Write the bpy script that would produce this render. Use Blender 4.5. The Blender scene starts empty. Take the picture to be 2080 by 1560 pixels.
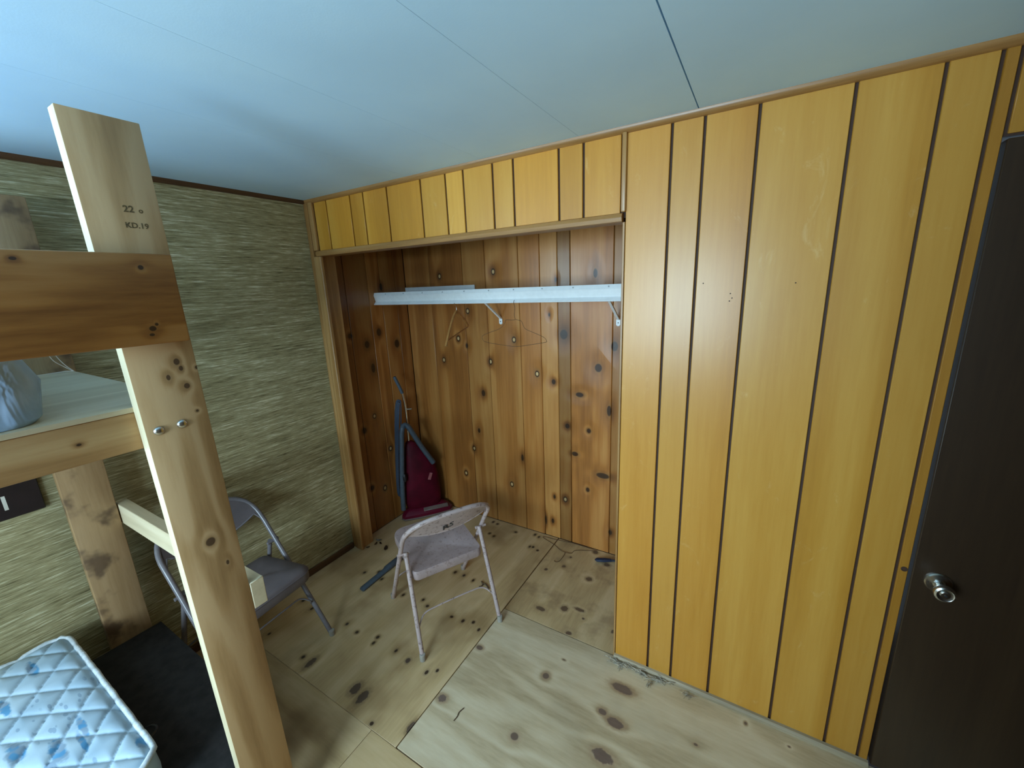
import bpy, bmesh, math, random
from mathutils import Vector, Matrix
random.seed(7)
SC = bpy.context.scene
COL = SC.collection
PI = math.pi

# ------------------------------------------------------------------ camera
CAM_POS = Vector((2.3551, -1.6105, 1.7734))
CR = Vector((0.85850453, 0.51124016, -0.04004346))
CU = Vector((-0.08702444, 0.22219981, 0.97110967))
CF = Vector((-0.50536791, 0.83021729, -0.23524993))
cd = bpy.data.cameras.new('camera')
cd.sensor_fit = 'HORIZONTAL'; cd.sensor_width = 36.0; cd.lens = 36.0 * 830.03 / 2080.0
cd.clip_start = 0.02; cd.clip_end = 100
cam = bpy.data.objects.new('camera', cd); COL.objects.link(cam)
M = Matrix((CR, CU, -CF)).transposed().to_4x4(); M.translation = CAM_POS
cam.matrix_world = M
SC.camera = cam

# ------------------------------------------------------------------ world, daylight, exposure
W = bpy.data.worlds.new('world'); SC.world = W; W.use_nodes = True
W.node_tree.nodes['Background'].inputs[0].default_value = (0.55, 0.78, 1.0, 1)
W.node_tree.nodes['Background'].inputs[1].default_value = 0.6
WX0, WX1, WZ0, WZ1, REAR = 0.62, 2.05, 1.00, 2.00, -3.45     # window opening in the rear wall
LY0, LY1, LZ0, LZ1 = -3.00, -1.86, 1.20, 2.10                   # window opening in the left wall, behind the bunk bed
def daylight(name, loc, rot, sx, sy, watts):
    ld = bpy.data.lights.new(name, 'AREA'); ld.shape = 'RECTANGLE'
    ld.size = sx; ld.size_y = sy; ld.energy = watts; ld.color = (0.60, 0.84, 1.0)
    lo = bpy.data.objects.new(name, ld); COL.objects.link(lo); lo.location = loc; lo.rotation_euler = rot
daylight('rear_window_daylight', ((WX0 + WX1) / 2, REAR - 0.03, (WZ0 + WZ1) / 2), (PI / 2, 0, 0), WX1 - WX0, WZ1 - WZ0, 74)
daylight('left_window_daylight', (-0.03, (LY0 + LY1) / 2, (LZ0 + LZ1) / 2), (PI / 2, 0, -PI / 2), LY1 - LY0, LZ1 - LZ0, 36)
vs = SC.view_settings
vs.view_transform = 'Standard'; vs.look = 'None'; vs.gamma = 1.0; vs.use_curve_mapping = False
vs.exposure = 0.95
SC.cycles.max_bounces = 8; SC.cycles.diffuse_bounces = 6; SC.cycles.glossy_bounces = 3
SC.cycles.caustics_reflective = False; SC.cycles.caustics_refractive = False
SC.cycles.use_denoising = True; SC.cycles.sample_clamp_indirect = 4.0

# ------------------------------------------------------------------ object helpers
def link(name, me, mat=None, parent=None):
    o = bpy.data.objects.new(name, me); COL.objects.link(o)
    if mat is not None and me is not None: me.materials.append(mat)
    if parent is not None: o.parent = parent
    return o
def tag(o, label=None, cat=None, group=None, kind=None):
    if label: o['label'] = label
    if cat: o['category'] = cat
    if group: o['group'] = group
    if kind: o['kind'] = kind
    return o
def empty(name, loc=(0, 0, 0), rz=0):
    o = bpy.data.objects.new(name, None); COL.objects.link(o)
    o.location = loc; o.rotation_euler = (0, 0, rz); o.empty_display_size = 0.1
    return o
def bm_me(bm, name, smooth=False, angle=None):
    me = bpy.data.meshes.new(name); bmesh.ops.recalc_face_normals(bm, faces=bm.faces[:])
    bm.to_mesh(me); bm.free()
    if smooth:
        for p in me.polygons: p.use_smooth = True
        if angle is not None: me.set_sharp_from_angle(angle=math.radians(angle))
    return me
def add_box(bm, x0, x1, y0, y1, z0, z1, bev=0.0, seg=1):
    r = bmesh.ops.create_cube(bm, size=1.0)
    vs_ = r['verts']
    for v in vs_:
        v.co = Vector(((x0 + x1) / 2 + v.co.x * (x1 - x0), (y0 + y1) / 2 + v.co.y * (y1 - y0), (z0 + z1) / 2 + v.co.z * (z1 - z0)))
    if bev > 0:
        es = list({e for v in vs_ for e in v.link_edges})
        bmesh.ops.bevel(bm, geom=es, offset=bev, segments=seg, affect='EDGES', profile=0.5)
def box(name, x0, x1, y0, y1, z0, z1, mat, parent=None, bev=0.0, seg=1):
    bm = bmesh.new(); add_box(bm, x0, x1, y0, y1, z0, z1, bev, seg)
    return link(name, bm_me(bm, name, smooth=bev > 0, angle=40), mat, parent)
def catmull(pts, n=8, closed=False):
    P = [Vector(p) for p in pts]; out = []; m = len(P)
    rng = range(m if closed else m - 1)
    for i in rng:
        p0 = P[(i - 1) % m] if (closed or i > 0) else P[0]
        p1 = P[i]; p2 = P[(i + 1) % m]
        p3 = P[(i + 2) % m] if (closed or i + 2 < m) else P[-1]
        for k in range(n):
            t = k / n
            out.append(0.5 * ((2 * p1) + (p2 - p0) * t + (2 * p0 - 5 * p1 + 4 * p2 - p3) * t * t + (3 * p1 - p0 - 3 * p2 + p3) * t ** 3))
    if not closed: out.append(P[-1])
    return out
def add_tube(bm, pts, r, seg=10, closed=False, cap=True):
    P = [Vector(p) for p in pts]; n = len(P)
    rad = r if callable(r) else (lambda i: r)
    rings = []; prev = None
    for i in range(n):
        a = P[(i - 1) % n] if (closed or i > 0) else P[0]
        b = P[(i + 1) % n] if (closed or i < n - 1) else P[-1]
        t = (b - a)
        if t.length < 1e-9: t = Vector((0, 0, 1))
        t.normalize()
        if prev is None:
            u = t.orthogonal().normalized()
        else:
            u = prev - t * prev.dot(t)
            if u.length < 1e-6: u = t.orthogonal()
            u.normalize()
        prev = u; w = t.cross(u)
        rings.append([bm.verts.new(P[i] + (u * math.cos(2 * PI * k / seg) + w * math.sin(2 * PI * k / seg)) * rad(i)) for k in range(seg)])
    for i in range(n if closed else n - 1):
        A = rings[i]; B = rings[(i + 1) % n]
        for k in range(seg):
            bm.faces.new((A[k], A[(k + 1) % seg], B[(k + 1) % seg], B[k]))
    if cap and not closed:
        bm.faces.new(rings[0][::-1]); bm.faces.new(rings[-1])
def tube(name, pts, r, mat, parent=None, seg=10, closed=False):
    bm = bmesh.new(); add_tube(bm, pts, r, seg, closed)
    return link(name, bm_me(bm, name, True, 50), mat, parent)
def add_lathe(bm, prof, seg=24, M=None):
    rings = []
    for (r, z) in prof:
        rings.append([bm.verts.new((r * math.cos(2 * PI * k / seg), r * math.sin(2 * PI * k / seg), z)) for k in range(seg)])
    for i in range(len(rings) - 1):
        for k in range(seg):
            bm.faces.new((rings[i][k], rings[i][(k + 1) % seg], rings[i + 1][(k + 1) % seg], rings[i + 1][k]))
    bm.faces.new(rings[0][::-1]); bm.faces.new(rings[-1])
    if M is not None: bmesh.ops.transform(bm, matrix=M, verts=[v for r in rings for v in r])
def lathe(name, prof, mat, parent=None, seg=24, M=None):
    bm = bmesh.new(); add_lathe(bm, prof, seg, M)
    return link(name, bm_me(bm, name, True, 35), mat, parent)
def prism_x(name, prof, x0, x1, mat, parent=None, smooth=False):      # (y, z) profile extruded along x
    bm = bmesh.new()
    a = [bm.verts.new((x0, y, z)) for y, z in prof]; b = [bm.verts.new((x1, y, z)) for y, z in prof]
    n = len(prof)
    for i in range(n): bm.faces.new((a[i], a[(i + 1) % n], b[(i + 1) % n], b[i]))
    bm.faces.new(a[::-1]); bm.faces.new(b)
    return link(name, bm_me(bm, name, smooth, 30), mat, parent)
def loft(name, secs, mat, parent=None, smooth=True, angle=40):        # sections: lists of points, same count
    bm = bmesh.new(); R_ = [[bm.verts.new(p) for p in s] for s in secs]
    for i in range(len(R_) - 1):
        n = len(R_[i])
        for k in range(n): bm.faces.new((R_[i][k], R_[i][(k + 1) % n], R_[i + 1][(k + 1) % n], R_[i + 1][k]))
    bm.faces.new(R_[0][::-1]); bm.faces.new(R_[-1])
    return link(name, bm_me(bm, name, smooth, angle), mat, parent)
def text(name, s, size, mat, parent, M, extrude=0.0004):
    c = bpy.data.curves.new(name, 'FONT'); c.body = s; c.size = size; c.extrude = extrude
    c.offset = size * 0.02; c.align_x = 'CENTER'; c.align_y = 'CENTER'; c.resolution_u = 2
    t = bpy.data.objects.new('tmp', c); COL.objects.link(t)
    dg = bpy.context.evaluated_depsgraph_get()
    me = bpy.data.meshes.new_from_object(t.evaluated_get(dg)); bpy.data.objects.remove(t)
    me.transform(M); me.materials.clear()
    return link(name, me, mat, parent)

# ------------------------------------------------------------------ materials
class G:
    def __init__(s, name):
        s.m = bpy.data.materials.new(name); s.m.use_nodes = True; s.nt = s.m.node_tree
        s.b = s.nt.nodes['Principled BSDF']
    def n(s, t, **kw):
        x = s.nt.nodes.new(t)
        for k, v in kw.items(): setattr(x, k, v)
        return x
    def put(s, sock, v):
        if hasattr(v, 'is_linked') or isinstance(v, bpy.types.NodeSocket): s.nt.links.new(v, sock)
        elif v is not None: sock.default_value = v
    def math(s, op, a, b=None, c=None, clamp=False):
        x = s.n('ShaderNodeMath', operation=op, use_clamp=clamp)
        s.put(x.inputs[0], a)
        if b is not None: s.put(x.inputs[1], b)
        if c is not None: s.put(x.inputs[2], c)
        return x.outputs[0]
    def vm(s, op, a, b=None, c=None):
        x = s.n('ShaderNodeVectorMath', operation=op)
        s.put(x.inputs[0], a)
        if b is not None: s.put(x.inputs[1], b)
        if c is not None: s.put(x.inputs[2], c)
        return x.outputs['Value'] if op in ('LENGTH', 'DOT_PRODUCT', 'DISTANCE') else x.outputs[0]
    def noise(s, v, scale, detail=2.0, rough=0.5, dist=0.0):
        x = s.n('ShaderNodeTexNoise'); s.put(x.inputs['Vector'], v)
        x.inputs['Scale'].default_value = scale; x.inputs['Detail'].default_value = detail
        x.inputs['Roughness'].default_value = rough; x.inputs['Distortion'].default_value = dist
        return x.outputs['Fac']
    def ramp(s, f, stops):
        x = s.n('ShaderNodeValToRGB'); s.put(x.inputs[0], f); e = x.color_ramp.elements
        while len(e) < len(stops): e.new(0.5)
        for i, (p, c) in enumerate(stops):
            e[i].position = p; e[i].color = (*c, 1) if len(c) == 3 else c
        return x.outputs[0]
    def mix(s, f, a, b, mode='MIX'):
        x = s.n('ShaderNodeMix', data_type='RGBA', blend_type=mode)
        s.put(x.inputs[0], f)
        for k, v in ((6, a), (7, b)):
            s.put(x.inputs[k], (*v, 1) if isinstance(v, tuple) and len(v) == 3 else v)
        return x.outputs[2]
    def mapr(s, v, a, b, c=0.0, d=1.0):
        x = s.n('ShaderNodeMapRange', clamp=True, interpolation_type='SMOOTHSTEP'); s.put(x.inputs[0], v)
        for i, q in enumerate((a, b, c, d)): x.inputs[i + 1].default_value = q
        return x.outputs[0]
    def pos(s): return s.n('ShaderNodeNewGeometry').outputs['Position']
    def obj(s): return s.n('ShaderNodeTexCoord').outputs['Object']
    def bump(s, h, strength=0.2, dist=0.01, prev=None):
        x = s.n('ShaderNodeBump'); s.put(x.inputs['Height'], h)
        x.inputs['Strength'].default_value = strength; x.inputs['Distance'].default_value = dist
        if prev is not None: s.put(x.inputs['Normal'], prev)
        return x.outputs[0]
    def knots(s, p, ks, plane):      # nearest normalised distance to a list of (u, v, ru, rv)
        cur = None
        for (u, v, ru, rv) in ks:
            S = [0, 0, 0]; O = [0, 0, 0]
            for ax, c, r in ((plane[0], u, ru), (plane[1], v, rv)): S[ax] = 1 / r; O[ax] = -c / r
            d = s.vm('LENGTH', s.vm('MULTIPLY_ADD', p, tuple(S), tuple(O)))
            cur = d if cur is None else s.math('MINIMUM', cur, d)
        return cur
    def done(s, col=None, rough=0.5, nrm=None, metal=0.0, spec=0.5, coat=0.0, coat_r=0.2):
        if col is not None: s.put(s.b.inputs['Base Color'], (*col, 1) if isinstance(col, tuple) and len(col) == 3 else col)
        s.put(s.b.inputs['Roughness'], rough); s.b.inputs['Metallic'].default_value = metal
        s.b.inputs['Specular IOR Level'].default_value = spec
        s.b.inputs['Coat Weight'].default_value = coat; s.b.inputs['Coat Roughness'].default_value = coat_r
        if nrm is not None: s.put(s.b.inputs['Normal'], nrm)
        return s.m
def plain(name, col, rough=0.5, metal=0.0, var=0.15, scale=20, spec=0.5):
    g = G(name); f = g.noise(g.pos(), scale, 3, 0.6)
    c2 = tuple(max(0, x * (1 - var)) for x in col)
    return g.done(g.ramp(f, [(0.35, c2), (0.65, col)]), rough, None, metal, spec)

def wood(name, cols, along=2, figure=6.0, rings=9.0, fine=90.0, stretch=0.05, rough=0.45, k_light=None, k_dark=None, k_plug=None,
         plane=(0, 2), lens=0.0, bump=0.15, spec=0.5, coat=0.0, blot=None, halo=(0.10, 0.035, 0.01), plugc=(0.16, 0.10, 0.075),
         kd=(0.035, 0.015, 0.006), kl=(0.62, 0.42, 0.2), kbump=0.0, coat_r=0.25, scuff=None, ringw=0.30):
    g = G(name); p = g.pos()
    info = g.n('ShaderNodeObjectInfo'); rnd = info.outputs['Random']
    off = g.n('ShaderNodeCombineXYZ')
    for i in range(3): g.put(off.inputs[i], g.math('MULTIPLY', rnd, (13.1, 27.7, 41.3)[i]))
    sc = [1.0, 1.0, 1.0]; sc[along] = stretch
    q = g.vm('ADD', g.vm('MULTIPLY', p, tuple(sc)), off.outputs[0])
    allk = (k_light or []) + (k_dark or []) + (k_plug or [])
    dl = g.knots(p, k_light, plane) if k_light else None
    dd = g.knots(p, k_dark, plane) if k_dark else None
    dp = g.knots(p, k_plug, plane) if k_plug else None
    dm = None
    for d in (dl, dd, dp):
        if d is not None: dm = d if dm is None else g.math('MINIMUM', dm, d)
    n1 = g.noise(q, figure, 2.0, 0.5, 0.3)
    ph = g.math('MULTIPLY', n1, rings * 6.283)
    if dm is not None:
        ph = g.math('ADD', ph, g.math('MULTIPLY', g.math('POWER', 2.718, g.math('MULTIPLY', dm, -0.7)), 9.0))
    w = g.math('MULTIPLY_ADD', g.math('SINE', ph), 0.5, 0.5)
    w = g.math('POWER', w, 1.6)
    n2 = g.noise(q, fine, 4.0, 0.6)
    n3 = g.noise(q, figure * 0.35, 2.0, 0.5)
    f = g.math('ADD', g.math('MULTIPLY', w, ringw), g.math('ADD', g.math('MULTIPLY', n2, 0.42), g.math('MULTIPLY', n3, 0.36)))
    col = g.ramp(f, [(0.22, cols[0]), (0.5, cols[1]), (0.78, cols[2])])
    if blot:      # old stains with a shape of their own
        bn = g.noise(p, blot[0], 3.0, 0.55)
        col = g.mix(g.mapr(bn, blot[2], blot[3], 0.0, blot[4]), col, blot[1])
    if scuff:
        sn = g.noise(g.vm('MULTIPLY', p, (9, 9, 5)), 1.0, 6.0, 0.75, 1.2)
        col = g.mix(g.mapr(sn, 0.60, 0.72, 0.0, scuff[1]), col, scuff[0])
    hgt = n2
    if dm is not None:
        for d in (dl, dd):
            if d is None: continue
            col = g.mix(g.mapr(d, 0.8, 2.1, 0.55, 0.0), col, halo)
            col = g.mix(g.mapr(d, 0.7, 1.0, 0.95, 0.0), col, kd)
        if dl is not None: col = g.mix(g.mapr(dl, 0.35, 0.6, 1.0, 0.0), col, kl)
        if dp is not None:
            wob = g.math('ADD', dp, g.math('MULTIPLY_ADD', g.noise(p, 60, 2), 0.7, -0.35))
            col = g.mix(g.mapr(wob, 1.0, 1.9, 0.5, 0.0), col, halo)
            col = g.mix(g.mapr(wob, 0.8, 1.05, 0.92, 0.0), col, g.mix(n2, plugc, tuple(x * 0.55 for x in plugc)))
    col = g.mix(1.0, col, info.outputs['Color'], 'MULTIPLY')
    nrm = g.bump(hgt, bump, 0.003)
    if lens > 0: nrm = g.bump(n3, lens, 0.02, nrm)
    if kbump > 0 and dm is not None: nrm = g.bump(g.mapr(dm, 0.4, 4.5), kbump, 0.02, nrm)
    return g.done(col, rough, nrm, 0.0, spec, coat, coat_r)

# --- paneling (varnished plywood)
AMB = [(0.40, 0.165, 0.014), (0.50, 0.225, 0.025), (0.57, 0.285, 0.045)]
MAT_PANEL = wood('amber_panel', AMB, 2, 3.0, 2.2, 70, 0.06, 0.5, bump=0.04, lens=0.05, spec=0.2, coat=0.7, coat_r=0.30,
                 scuff=((0.78, 0.56, 0.25), 0.22))
MAT_TRIM = wood('oak_trim', [(0.20, 0.09, 0.025), (0.36, 0.18, 0.055), (0.45, 0.25, 0.09)], 2, 10, 3, 160, 0.05, 0.4, bump=0.1, coat=0.2)
MAT_TRIM_X = wood('oak_trim_across', [(0.20, 0.09, 0.025), (0.36, 0.18, 0.055), (0.45, 0.25, 0.09)], 0, 10, 3, 160, 0.05, 0.4, bump=0.1, coat=0.2)
MAT_TRIM_DARK = wood('dark_trim', [(0.05, 0.022, 0.010), (0.09, 0.042, 0.018), (0.13, 0.062, 0.026)], 1, 10, 3, 160, 0.05, 0.45)
MAT_GROOVE = plain('groove_brown', (0.045, 0.017, 0.007), 0.7)
MAT_RAW = wood('raw_strip', [(0.20, 0.15, 0.085), (0.31, 0.24, 0.145), (0.42, 0.34, 0.22)], 0, 12, 3, 160, 0.05, 0.6)
MAT_DOOR = wood('dark_door', [(0.022, 0.011, 0.005), (0.034, 0.018, 0.008), (0.046, 0.026, 0.012)], 2, 4, 3, 120, 0.05, 0.38, bump=0.03, coat=0.15)

KB_L = [(.346, 1.855), (.81, 1.864), (.579, 1.607), (.478, 1.409), (.951, 1.415), (.752, 1.253), (1.12, 1.193), (.325, 1.241), (.557, .563), (.461, .336), (.885, .336), (1.314, .32)]
KB_L = [(x, z, .019, .026) for x, z in KB_L]
KB_D = [(.674, 1.015, .018, .028), (.552, 1.359, .012, .02), (1.24, 1.149, .016, .02), (1.541, 1.262, .026, .03), (1.419, 1.08, .03, .018), (1.638, 1.398, .024, .034),
        (1.612, .997, .016, .04), (.614, .717, .013, .022), (.984, .567, .012, .03), (1.334, .858, .018, .02), (1.386, .671, .026, .018), (1.232, .32, .010, .018),
        (1.482, .847, .016, .018), (1.577, .555, .05, .022), (1.476, .432, .014, .018), (1.216, .126, .012, .022), (1.161, .119, .010, .04), (1.518, 1.821, .015, .03),
        (1.266, 1.794, .008, .018), (1.217, 1.582, .008, .014), (1.315, 1.46, .030, .036), (1.633, .159, .014, .02)]
PINE = [(0.22, 0.078, 0.017), (0.40, 0.158, 0.036), (0.52, 0.250, 0.072)]
MAT_PINE_B = wood('knotty_pine_back', PINE, 2, 5.0, 2.6, 60, 0.05, 0.30, k_light=KB_L, k_dark=KB_D, plane=(0, 2), bump=0.05, lens=0.12, coat=0.2, kbump=0.2)
KL_L = [(.306, .882, .02, .024), (.419, .586, .02, .026), (.321, .298, .022, .028)]
KL_D = [(.436, 1.48, .024, .032), (.596, 1.375, .026, .036), (.188, 1.483, .02, .02), (.319, 1.407, .024, .03), (.347, 1.232, .02, .04), (.204, .803, .022, .025), (.207, .353, .018, .02), (.501, 1.798, .016, .03)]
MAT_PINE_L = wood('knotty_pine_left', PINE, 2, 5.0, 2.6, 60, 0.05, 0.34, k_light=KL_L, k_dark=KL_D, plane=(1, 2), bump=0.05, lens=0.10, coat=0.25, kbump=0.2)
MAT_PINE_PLAIN = wood('knotty_pine_plain', PINE, 2, 5.0, 2.6, 60, 0.05, 0.4, bump=0.05)

# --- plywood floor
PLY = [(0.40, 0.30, 0.17), (0.58, 0.46, 0.29), (0.68, 0.57, 0.39)]
PLYD = [(0.38, 0.255, 0.12), (0.54, 0.38, 0.19), (0.64, 0.47, 0.26)]
def kn(l, ru, rv): return [(x, y, ru * random.uniform(.8, 1.2), rv * random.uniform(.8, 1.2)) for x, y in l]
KF_L = kn([(.556, -.502), (.651, -.513), (.776, -.481), (.785, -.517), (.924, -.494), (1.018, -.505), (1.143, -.509), (1.182, -.477), (1.108, -.18), (1.164, -.16), (1.035, -.187), (.861, -.192), (.806, -.167),
           (.672, -.194), (1.219, -.187), (.536, -.747), (1.10, -.80), (.236, -.75), (.173, -.514), (.278, -.528), (.30, -.17), (.38, -.12), (.45, -.16), (.727, .702), (.771, .694), (.949, .666), (1.09, .704), (1.128, .692),
           (1.123, .563), (1.145, .569), (1.189, .551), (.785, .564), (.832, .55), (.824, .11), (.892, .113), (.97, .104), (.62, .10)], .0095, .012)
KF_LP = [(.600, -.749, .016, .034), (.909, -.73, .022, .03), (.971, -.74, .02, .036), (1.256, -.729, .012, .024), (1.018, -.505, .013, .015)]
MAT_PLY_L = wood('plywood_left', PLYD, 1, 4.0, 2.4, 80, 0.10, 0.5, k_dark=KF_L, k_plug=KF_LP, plane=(0, 1), bump=0.05, blot=(2.6, (0.26, 0.155, 0.06), 0.48, 0.72, 0.65), halo=(0.12, 0.07, 0.03), plugc=(0.11, 0.07, 0.05), kd=(0.03, 0.015, 0.008))
KF_F = [(1.648, -.254, .017, .017), (1.653, -.551, .019, .017), (1.288, -.277, .020, .014), (2.451, -.05, .006, .008), (2.287, -.232, .009, .006), (2.598, -.067, .005, .004), (1.688, -.137, .008, .004)]
KF_FP = [(1.292, -.571, .022, .017), (1.975, -.145, .050, .021), (1.929, -.285, .018, .014), (1.99, -.305, .038, .020), (1.985, -.448, .042, .024)]
MAT_PLY_F = wood('plywood_front', PLY, 0, 5.0, 4.2, 80, 0.16, 0.48, k_dark=KF_F, k_plug=KF_FP, plane=(0, 1), bump=0.05, halo=(0.27, 0.15, 0.075), kd=(0.15, 0.10, 0.075), plugc=(0.19, 0.125, 0.10), blot=(3.0, (0.36, 0.30, 0.20), 0.5, 0.75, 0.4))
KF_R = [(1.558, .162, .021, .021), (1.597, .449, .020, .018), (1.415, .486, .014, .012), (1.417, .589, .009, .009), (1.324, .406, .012, .012), (1.651, .627, .02, .016), (1.545, .711, .018, .014), (1.636, .194, .03, .012), (1.645, .02, .016, .012), (1.842, .138, .008, .014), (1.442, .098, .03, .014), (1.677, .145, .008, .007)]
MAT_PLY_R = wood('plywood_closet', PLYD, 1, 5.0, 3.0, 80, 0.12, 0.5, k_plug=KF_R, plane=(0, 1), bump=0.05, halo=(0.24, 0.15, 0.07), plugc=(0.15, 0.09, 0.055), blot=(7.0, (0.24, 0.15, 0.075), 0.5, 0.7, 0.5))
MAT_PLY_S = wood('plywood_bare', PLYD, 0, 5.0, 3.0, 80, 0.12, 0.5, bump=0.05, blot=(2.6, (0.17, 0.10, 0.04), 0.5, 0.75, 0.6))

# --- bunk lumber
LUM = [(0.30, 0.165, 0.062), (0.44, 0.265, 0.115), (0.54, 0.35, 0.175)]
KP = [(a_, b_, c_ * .75, d_ * .75) for a_, b_, c_, d_ in [(-1.174, 1.619, .010, .013), (-1.168, 1.601, .007, .010), (-1.198, 1.583, .007, .011), (-1.164, 1.554, .010, .011), (-1.134, 1.597, .006, .007), (-1.193, 1.114, .018, .019), (-1.154, 1.484, .005, .005), (-1.165, 1.03, .006, .011)]]
MAT_POST = wood('pine_post', LUM, 2, 6.0, 4.6, 90, 0.10, 0.55, ringw=0.5, k_dark=KP, plane=(1, 2), bump=0.06, halo=(0.30, 0.18, 0.08), kd=(0.07, 0.035, 0.016))
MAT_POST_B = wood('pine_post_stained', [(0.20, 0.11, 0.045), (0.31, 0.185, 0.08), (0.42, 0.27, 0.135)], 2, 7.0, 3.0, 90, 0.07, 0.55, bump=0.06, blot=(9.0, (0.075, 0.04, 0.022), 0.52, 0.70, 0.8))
KR = [(-1.212, 1.846, .006, .006), (-1.217, 1.708, .008, .007), (-1.221, 1.694, .006, .004), (-1.208, 1.717, .004, .004), (-1.40, 1.86, .006, .004)]
MAT_RAIL = wood('fir_guard_rail', [(0.17, 0.060, 0.012), (0.34, 0.145, 0.034), (0.43, 0.215, 0.068)], 1, 9.0, 3.6, 70, 0.10, 0.5, k_dark=KR, plane=(1, 2), bump=0.06, halo=(0.16, 0.06, 0.015))
MAT_BEAM_Y = wood('pine_side_rail', [(0.28, 0.145, 0.05), (0.44, 0.255, 0.105), (0.55, 0.36, 0.17)], 1, 7.0, 2.6, 90, 0.07, 0.55, bump=0.06, k_dark=[(-1.375, 1.462, .005, .0035)], plane=(1, 2))
MAT_BEAM_X = wood('pine_cross_beam', [(0.50, 0.40, 0.25), (0.63, 0.53, 0.35), (0.71, 0.62, 0.44)], 0, 7.0, 2.6, 90, 0.07, 0.55, bump=0.06)
MAT_DECK = wood('bunk_plywood', [(0.42, 0.33, 0.20), (0.56, 0.46, 0.30), (0.66, 0.57, 0.40)], 1, 5.0, 2.6, 80, 0.06, 0.45, bump=0.04)

MAT_EDGE_LIT = wood('pine_sawn_edge_lit', [(0.50, 0.42, 0.26), (0.62, 0.53, 0.35), (0.70, 0.61, 0.42)], 2, 7.0, 2.0, 90, 0.05, 0.6, bump=0.06)  # paler sawn wood with window light worked into its tone
# --- grasscloth, ceiling, fabrics, metals
def grasscloth():
    g = G('grasscloth'); p = g.pos()
    a = g.noise(g.vm('MULTIPLY', p, (1, 0.05, 1)), 300, 4, 0.7, 0.0)
    b = g.noise(g.vm('MULTIPLY', p, (1, 0.03, 1)), 120, 3, 0.6, 0.0)
    c = g.noise(g.vm('MULTIPLY', p, (1, 0.25, 1)), 9, 3, 0.6)
    f = g.math('ADD', g.math('MULTIPLY', a, 0.5), g.math('ADD', g.math('MULTIPLY', b, 0.38), g.math('MULTIPLY', c, 0.16)))
    col = g.ramp(f, [(0.38, (0.085, 0.066, 0.026)), (0.47, (0.27, 0.228, 0.112)), (0.56, (0.41, 0.355, 0.192)), (0.64, (0.74, 0.69, 0.47))])
    return g.done(col, 0.75, g.bump(f, 0.55, 0.004), 0, 0.25)
MAT_GRASS = grasscloth()
def ceil_mat():
    g = G('ceiling_board'); p = g.pos()
    col = g.ramp(g.noise(p, 3.0, 4, 0.6), [(0.3, (0.52, 0.75, 0.92)), (0.7, (0.57, 0.80, 0.95))])
    return g.done(col, 0.55, g.bump(g.noise(p, 220, 2), 0.06, 0.002), 0, 0.35)
MAT_CEIL = ceil_mat()
MAT_SEAM = plain('ceiling_gap', (0.12, 0.13, 0.14), 0.8)
MAT_WALL = plain('plain_wall', (0.14, 0.085, 0.04), 0.6, scale=5)
MAT_WHITE = plain('white_painted_metal', (0.80, 0.83, 0.83), 0.38, scale=30, var=0.06)
MAT_GREYM = plain('grey_painted_metal', (0.42, 0.44, 0.45), 0.4, scale=30)
MAT_BLACK = plain('black_plastic', (0.012, 0.012, 0.014), 0.4)
MAT_CHROME = plain('chrome', (0.72, 0.72, 0.72), 0.16, 1.0, var=0.05)
MAT_NICKEL = plain('nickel_knob', (0.62, 0.60, 0.55), 0.24, 1.0, var=0.08)
MAT_KEY = plain('knob_dark', (0.05, 0.05, 0.05), 0.4, 0.6)
MAT_ZINC = plain('zinc_bolt', (0.62, 0.62, 0.60), 0.28, 1.0, var=0.1)
MAT_RUST = plain('rusty_wire', (0.14, 0.075, 0.035), 0.6, 0.3, var=0.4, scale=80)
MAT_HANGER = plain('hanger_wood', (0.50, 0.24, 0.07), 0.4, var=0.3, scale=40)
MAT_BLUEP = plain('slate_blue_plastic', (0.060, 0.082, 0.105), 0.45, var=0.2, scale=40)
MAT_CORD = plain('blue_cord', (0.028, 0.045, 0.075), 0.5, var=0.2)
MAT_NAVY = plain('navy_brush', (0.012, 0.020, 0.055), 0.6, var=0.4, scale=90)
MAT_RED = plain('burgundy_plastic', (0.11, 0.003, 0.018), 0.32, var=0.1, scale=12, spec=0.3)
MAT_REDBAG = plain('burgundy_bag', (0.085, 0.002, 0.012), 0.55, var=0.45, scale=9, spec=0.15)
MAT_SMOKE = plain('smoked_lens', (0.17, 0.125, 0.11), 0.3, var=0.15)
MAT_BADGE = plain('badge', (0.30, 0.09, 0.10), 0.4)
MAT_INK = plain('ink', (0.13, 0.085, 0.030), 0.8, var=0.5, scale=250)
MAT_MARK = plain('black_mark', (0.035, 0.035, 0.035), 0.7)
MAT_STRAW = plain('grey_straw', (0.55, 0.49, 0.38), 0.8, var=0.65, scale=70)
MAT_LEAF = plain('dead_leaf', (0.14, 0.085, 0.045), 0.8, var=0.5, scale=60)
MAT_PAPER = plain('pale_paper', (0.72, 0.68, 0.60), 0.7)
MAT_STRAP = plain('clear_strap', (0.75, 0.62, 0.50), 0.3)
MAT_PICT = plain('dark_plaque', (0.018, 0.010, 0.012), 0.35, var=0.3)
MAT_FELT = plain('charcoal_felt', (0.040, 0.038, 0.038), 0.95, var=0.3, scale=25, spec=0.1)
def painted(name, base, rustc, amt, rough):
    g = G(name); p = g.obj()
    col = g.ramp(g.noise(p, 14, 3), [(0.3, tuple(x * .82 for x in base)), (0.7, base)])
    n = g.noise(p, 55, 5, 0.7)
    col = g.mix(g.mapr(n, 0.55, 0.63, 0, amt), col, rustc)
    return g.done(col, rough, g.bump(n, 0.08, 0.002), 0.0, 0.5)
MAT_C1 = painted('mauve_paint_worn', (0.52, 0.40, 0.38), (0.13, 0.075, 0.05), 0.7, 0.42)
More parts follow.
